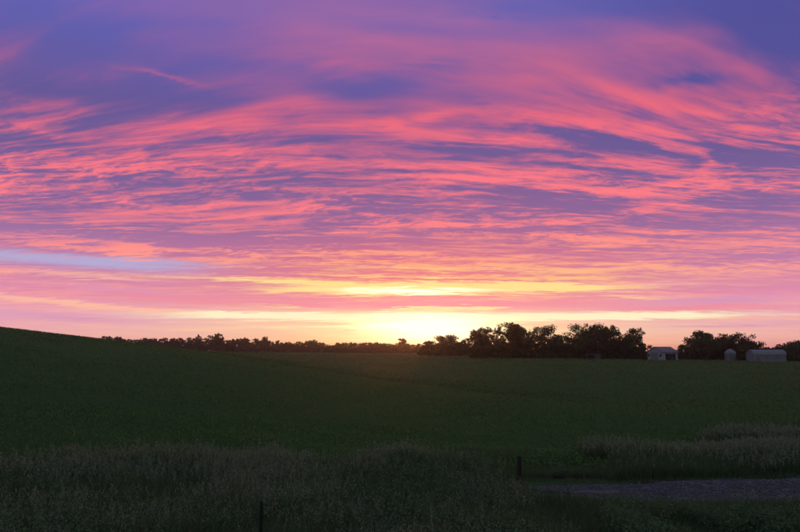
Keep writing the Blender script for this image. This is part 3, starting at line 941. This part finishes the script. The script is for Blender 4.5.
# earth clods at the lane's end
def clod(px, py, w, h, seed, label):
    d = pix_dir(px, py)
    r = 16.5
    for _ in range(40):
        q = at_ground(px, r)
        r = (CZ - q.z) / (-d.z / math.hypot(d.x, d.y))
    p = at_ground(px, r)
    rng = np.random.default_rng(seed)
    bm = bmesh.new()
    bmesh.ops.create_icosphere(bm, subdivisions=3, radius=1.0)
    ph = rng.uniform(0, 6, 6)
    for v in bm.verts:
        c = v.co
        k = 1 + .16 * math.sin(3 * c.x + ph[0]) * math.sin(3.3 * c.y + ph[1]) + .1 * math.sin(7 * c.x + 5 * c.z + ph[2]) + .06 * math.sin(13 * c.y + 9 * c.x + ph[3])
        v.co = Vector((c.x * k * w, c.y * k * w * .7, max(c.z * k * h, -h * .45)))
    for f in bm.faces:
        f.smooth = True
    me = bpy.data.meshes.new('earth_clod'); bm.to_mesh(me); bm.free()
    o = link('earth_clod', me, MAT['clod'])
    o.location = p + Vector((0, 0, h * .35))
    o.rotation_euler.z = seed
    tag(o, label, 'clod', 'earth clods at the end of the lane')
clod(557, 477.5, .26, .12, 1, 'largest dark earth clod at the left end of the gravel lane')
clod(573, 478, .17, .08, 2, 'small dark earth clod just right of the largest one')
clod(584, 477.5, .20, .08, 3, 'flat dark earth clod in the middle of the row of clods')
clod(598, 477.5, .18, .07, 4, 'dark earth clod at the right end of the row of clods')

# ------------------------------------------------------------------ grass, weeds, crop
def polar_pts(rng, n, az0, az1, r0, r1, dens=0.0):
    """random ground points in a fan; dens > 0 thins with distance"""
    a = rng.uniform(az0, az1, n)
    u = rng.random(n)
    if dens == 0:
        r = np.sqrt(r0 ** 2 + u * (r1 ** 2 - r0 ** 2))
    else:
        r = r0 * (r1 / r0) ** u
    return r * np.sin(a), r * np.cos(a)
def vnoise(x, y, s, seed):
    rng = np.random.default_rng(seed)
    g = rng.random((64, 64))
    fx, fy = x / s + 1000, y / s + 1000
    i, j = np.floor(fx).astype(int), np.floor(fy).astype(int)
    u, v = fx - i, fy - j
    u = u * u * (3 - 2 * u); v = v * v * (3 - 2 * v)
    i0, j0, i1, j1 = i % 64, j % 64, (i + 1) % 64, (j + 1) % 64
    return g[i0, j0] * (1 - u) * (1 - v) + g[i1, j0] * u * (1 - v) + g[i0, j1] * (1 - u) * v + g[i1, j1] * u * v
def blades(rng, x, y, h, wid, bend):
    """bent tapering blades, three triangles each"""
    n = len(x)
    z = hgt(x, y) - 0.02
    a = rng.uniform(0, 2 * math.pi, n)
    sx, sy = np.cos(a), np.sin(a)
    b = rng.uniform(0, 2 * math.pi, n)
    lean = bend * h * rng.uniform(0.2, 1.0, n)
    lx, ly = np.cos(b) * lean + 0.10 * h, np.sin(b) * lean
    w = wid * rng.uniform(0.6, 1.3, n) * 0.5
    v0 = np.stack([x - sx * w, y - sy * w, z], -1)
    v1 = np.stack([x + sx * w, y + sy * w, z], -1)
    mx, my, mz = x + lx * .35, y + ly * .35, z + h * .6
    v2 = np.stack([mx - sx * w * .8, my - sy * w * .8, mz], -1)
    v3 = np.stack([mx + sx * w * .8, my + sy * w * .8, mz], -1)
    tip = np.stack([x + lx, y + ly, z + h * (1 - 0.25 * lean / np.maximum(h, .01))], -1)
    co = np.stack([v0, v1, v2, v3, tip], 1).reshape(-1, 3)
    k = (np.arange(n) * 5)[:, None]
    tr = np.concatenate([k + np.array([0, 1, 3]), k + np.array([0, 3, 2]), k + np.array([2, 3, 4])])
    return co, tr, tip
def panicles(rng, tips, length, wid, m=7):
    """loose seed heads: small rhombs hung round the upper stalk"""
    n = len(tips)
    f = np.tile(np.linspace(0.0, 1.0, m), (n, 1)) + rng.uniform(-.06, .06, (n, m))
    spread = wid * np.sin(np.clip(f, 0.02, .98) * math.pi) ** .6
    a = rng.uniform(0, 6.28, (n, m))
    L = length[:, None]
    cx = tips[:, None, 0] + np.cos(a) * spread
    cy = tips[:, None, 1] + np.sin(a) * spread
    cz = tips[:, None, 2] - L * (0.75 - f)
    s = (0.0009 * np.hypot(tips[:, 0], tips[:, 1]) + .003)[:, None] * rng.uniform(.7, 1.4, (n, m))
    c = np.stack([cx, cy, cz], -1).reshape(-1, 3)
    s = s.reshape(-1, 1)
    q = rng.normal(size=c.shape); q[:, 2] = np.abs(q[:, 2]) + .8; q /= np.linalg.norm(q, axis=1)[:, None]
    p = np.cross(q, rng.normal(size=c.shape)); p /= np.maximum(np.linalg.norm(p, axis=1), 1e-6)[:, None]
    co = np.stack([c - q * s * 1.2, c + p * s * .55, c + q * s * 1.2, c - p * s * .55], 1).reshape(-1, 3)
    return co, np.arange(len(co)).reshape(-1, 4)
def stuff(name, me, mat, label, cat):
    o = link(name, me, mat)
    o['kind'] = 'stuff'
    tag(o, label, cat)
    return o

def build_vegetation():
    rng = np.random.default_rng(21)
    LANE = lambda x, y, k=1.5: (np.abs(y - lane_y(x)) < k) & (x > 3.1)
    def grow(name, label, x, y, h, wid, bend, headfrac, lo=0.0):
        co, tr, tip = blades(rng, x, y, h, wid, bend)
        stuff(name, mesh_np(name, co, tr), MAT['grass'], label, 'grass')
        if headfrac:
            n = vnoise(x, y, 2.6, 8)
            pick = (rng.random(len(x)) < headfrac * np.clip((n - .35) * 3.0, 0.03, 1.4)) & (h > .28)
            tp = tip[pick].copy()
            tp[:, 2] += rng.uniform(.02, .16, len(tp))
            co, q = panicles(rng, tp, rng.uniform(.12, .22, len(tp)), 0.03)
            stuff(name + '_seed_heads', mesh_np(name + '_seed_heads', co, quads=q), MAT['seed'], 'pale seed heads on the ' + label, 'grass')
    # the tall roadside strip along the bottom of the view
    x, y = polar_pts(rng, 300000, R(-36), R(36), 8.5, 22.5)
    n = vnoise(x, y, 2.3, 3)
    r = np.hypot(x, y)
    edge = 20.6 + 1.6 * (vnoise(x, y * 0, 2.0, 14) - .5) * 2
    short = (x > 2.3 + .03 * y)      # right of the post the verge is mown low
    front = (x > 4.0) & (y < 14.2)
    keep = (r < edge) & ~LANE(x, y) & (~short | front | (y < 15.4))
    h = (0.45 + 0.08 * n) * rng.uniform(.6, 1.1, len(x))
    h *= .68 + .6 * vnoise(x, y, .9, 18)
    tall = rng.random(len(x)) < .05
    h = np.where(tall, h * 1.45, h)
    h = np.where(short & ~front, h * .55, h)
    h = np.where(front, h * .55, h)
    h = np.where((np.abs(x - 2.7) < .6) & (y > 13), h * .7, h)
    keep &= rng.random(len(x)) < np.where(short & ~front, .6, 1.0)
    grow('roadside_grass', 'tall grass on the roadside strip at the bottom', x[keep], y[keep], h[keep], .011, .6, .10)
    # tall grass beyond the lane
    x, y = polar_pts(rng, 110000, R(11), R(36), 18.0, 25.5)
    n = vnoise(x, y, 1.8, 5)
    edge = 24.2 + 1.4 * (vnoise(x, y * 0, 1.5, 15) - .5) * 2
    keep = (y > lane_y(x) + 1.35) & (np.hypot(x, y) < edge) & (x > 5.0 + 1.2 * vnoise(x * 0, y, 1.0, 6))
    h = (0.42 + 0.26 * n) * rng.uniform(.6, 1.1, len(x)) * np.clip((x - 4.6) / 1.6, .4, 1)
    grow('lane_side_grass', 'tall grass bank behind the gravel lane', x[keep], y[keep], h[keep], .012, .5, .12)
    # loose stones on the lane
    n = 9000
    x = rng.uniform(3.6, 17.0, n)
    y = lane_y(x) + rng.normal(0, .62, n) * np.clip((x - 3.0) / 4.2, 0, 1) ** .7
    z = hgt(x, y) + .055
    sz = .012 + .05 * rng.random(n) ** 3
    oc = np.array([[1, 0, 0], [0, 1, 0], [-1, 0, 0], [0, -1, 0], [0, 0, .6], [0, 0, -.6]])
    th = rng.uniform(0, 6.28, n)
    vv = oc[None] * sz[:, None, None] * rng.uniform(.6, 1.3, (n, 6, 1))
    co = np.stack([vv[..., 0] * np.cos(th)[:, None] - vv[..., 1] * np.sin(th)[:, None] + x[:, None], vv[..., 0] * np.sin(th)[:, None] + vv[..., 1] * np.cos(th)[:, None] + y[:, None], vv[..., 2] + z[:, None]], -1).reshape(-1, 3)
    tr = np.array([[0, 1, 4], [1, 2, 4], [2, 3, 4], [3, 0, 4], [1, 0, 5], [2, 1, 5], [3, 2, 5], [0, 3, 5]])
    stuff('loose_gravel', mesh_np('loose_gravel', co, (tr[None] + (np.arange(n) * 6)[:, None, None]).reshape(-1, 3)), MAT['stone'], 'loose stones scattered on the gravel lane', 'gravel')
    # tufts creeping over the lane and its edges
    x = rng.uniform(3.2, 17.0, 9000); sd = rng.choice([-1.0, 1.0], 9000)
    y = lane_y(x) + sd * (1.45 * np.clip((x - 3.0) / 4.2, 0, 1) ** .7 - np.abs(rng.normal(0, .16, 9000)))
    k2 = rng.random(9000) < .35
    y = np.where(k2, lane_y(x) + rng.normal(0, .8, 9000) * np.clip((x - 3.0) / 4.2, 0, 1), y)
    ok = vnoise(x, y, .6, 23) > np.where(k2, .66, .42)
    grow('lane_edge_tufts', 'grass tufts creeping over the edges of the gravel lane', x[ok], y[ok], (.05 + .14 * rng.random(9000) ** 2)[ok], .012, .7, 0)
    # short verge grass round the lane's end and the post
    x, y = polar_pts(rng, 150000, R(4), R(32), 12.5, 25.5)
    keep = (x > 1.6) & ~LANE(x, y, 1.1) & ((y < lane_y(x) + 3.2) | (x < 7.5)) 
    h = (0.10 + 0.16 * vnoise(x, y, 1.2, 17)) * rng.uniform(.6, 1.2, len(x))
    h = np.where((x > 3.0) & (x < 6.0) & (y > 16) & (y < 18.9), .075 * rng.uniform(.5, 1.5, len(x)), h)
    grow('verge_grass', 'short verge grass around the end of the gravel lane', x[keep], y[keep], h[keep], .012, .6, 0)
    # the far clump by the right edge
    x, y = polar_pts(rng, 60000, R(21.5), R(36), 29.0, 40.0)
    n = vnoise(x, y, 2.5, 7)
    azd = np.degrees(np.arctan2(x, y)); r = np.hypot(x, y)
    keep = (r < 31.5 + (azd - 21.5) * .9) & (r > 30.5)
    h = (0.45 + 0.3 * n) * rng.uniform(.6, 1.1, len(x)) * np.clip((azd - 21.5) / 3.0, .3, 1)
    grow('field_corner_grass', 'pale tall grass patch at the right edge of the field', x[keep], y[keep], h[keep], .022, .4, .12)
    # leafy weeds before the lane, bottom right
    x, y = polar_pts(rng, 1500, R(16), R(36), 9.5, 14.4)
    n = vnoise(x, y, 1.6, 9)
    keep = (n > .35) & (y < 14.3) & (x > 3.6)
    x, y, n = x[keep], y[keep], n[keep]
    z = hgt(x, y)
    hh = .25 + .5 * n
    cen, rad = [], []
    for f, k in ((.35, .2), (.65, .18), (.92, .13)):
        cen.append(np.stack([x + rng.normal(0, .06, len(x)), y + rng.normal(0, .06, len(x)), z + hh * f], -1)); rad.append(np.full(len(x), k))
    co, q = leaves_np(rng, np.concatenate(cen), np.concatenate(rad), 80000, .022, 1.0)
    stuff('lane_weeds', mesh_np('lane_weeds', co, quads=q), MAT['weed'], 'leafy green weeds along the near edge of the gravel lane', 'weeds')
    # dark leafy weeds standing in the roadside grass
    x, y = polar_pts(rng, 4200, R(-36), R(12), 9.0, 20.0)
    n = vnoise(x, y, 1.9, 19)
    keep = (n > .40) & (x < 2.2)
    x, y, n = x[keep], y[keep], n[keep]
    z = hgt(x, y)
    hh = .3 + .28 * n
    cen, rad = [], []
    for f, k in ((.4, .16), (.7, .15), (1.0, .1)):
        cen.append(np.stack([x + rng.normal(0, .05, len(x)), y + rng.normal(0, .05, len(x)), z + hh * f], -1)); rad.append(np.full(len(x), k))
    co, q = leaves_np(rng, np.concatenate(cen), np.concatenate(rad), 95000, .026, 1.0)
    stuff('roadside_weeds', mesh_np('roadside_weeds', co, quads=q), MAT['weed'], 'leafy weeds standing in the tall roadside grass', 'weeds')
    # the crop: low leafy plants over the field, thinning with distance; a hollow parts it, its shade painted as darker leaves
    x, y = polar_pts(rng, 270000, R(-36), R(36), 19.0, 430.0, 1.0)
    keep = ~((y < lane_y(x) + 7.0) & (x > 6.5)) & ~((y < 20.0) & (x > 1.6))
    x, y = x[keep], y[keep]
    r = np.hypot(x, y)
    rb = np.interp(np.arctan2(x, y), T_AZ, [260, 250, 232, 208, 170, 124, 90, 72, 64, 60, 58]) * (1 + .03 * np.sin(x * .06)) * rng.normal(1.0, .022, len(x))
    s = (.022 + .0008 * r) * (.7 + .6 * vnoise(x, y, 6.0, 12))
    def leafy(sel, name, mat, label):
        xx, yy = x[sel], y[sel]
        c = np.repeat(np.stack([xx, yy, hgt(xx, yy) + .10], -1), 2, 0)
        ss = np.repeat(s[sel], 2) * rng.uniform(.7, 1.4, len(c))
        a = rng.uniform(0, 6.28, len(c)); tl = rng.uniform(.1, 1.0, len(c))
        out = np.stack([np.cos(a), np.sin(a), tl], -1); out /= np.linalg.norm(out, axis=1)[:, None]
        sd = np.stack([-np.sin(a), np.cos(a), np.zeros(len(a))], -1)
        S = ss[:, None]
        co = np.stack([c, c + out * S * .8 + sd * S * .42, c + out * S * 1.7, c + out * S * .8 - sd * S * .42], 1).reshape(-1, 3)
        stuff(name, mesh_np(name, co, quads=np.arange(len(co)).reshape(-1, 4)), MAT[mat], label, 'crop')
    rip = (r < rb) & (rng.random(len(r)) < np.clip((r / rb - .72) * 3.2, 0, .8))  # light on the shoulder painted as paler leaves, stronger towards the fold
    leafy(rip, 'lit_shoulder_crop', 'crop_edge', 'crop coloured slightly paler as light along the shoulder of the near slope')
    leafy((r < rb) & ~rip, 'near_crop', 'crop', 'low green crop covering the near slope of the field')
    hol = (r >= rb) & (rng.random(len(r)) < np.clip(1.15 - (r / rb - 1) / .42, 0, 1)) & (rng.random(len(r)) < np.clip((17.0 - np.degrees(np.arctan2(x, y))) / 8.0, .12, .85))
    leafy(hol, 'hollow_shade_grass', 'hollow', 'grass coloured dark as shade along the hollow that crosses the field')
    leafy((r >= rb) & ~hol, 'far_crop', 'crop_far', 'paler green crop beyond the hollow up to the tree rows')
build_vegetation()

# ------------------------------------------------------------------ evening haze over the fields
def build_haze():
    me = bpy.data.meshes.new('haze')
    bm = bmesh.new()
    box_into(bm, -6500, 6500, -6500, 6500, HAZE_Z0, 32.0)
    bmesh.ops.recalc_face_normals(bm, faces=bm.faces)
    bm.to_mesh(me); bm.free()
    m, t = new_mat('haze')
    out = mk(t, 'ShaderNodeOutputMaterial')
    v = mk(t, 'ShaderNodeVolumePrincipled')
    v.inputs['Color'].default_value = (0.95, 0.90, 0.86, 1)
    v.inputs['Density'].default_value = 0.00015
    v.inputs['Anisotropy'].default_value = 0.85
    t.links.new(v.outputs[0], out.inputs['Volume'])
    o = link('haze', me, m)
    o['kind'] = 'stuff'
    tag(o, 'thin evening haze lying over the fields', 'haze')
HAZE_Z0 = -6.0
build_haze()
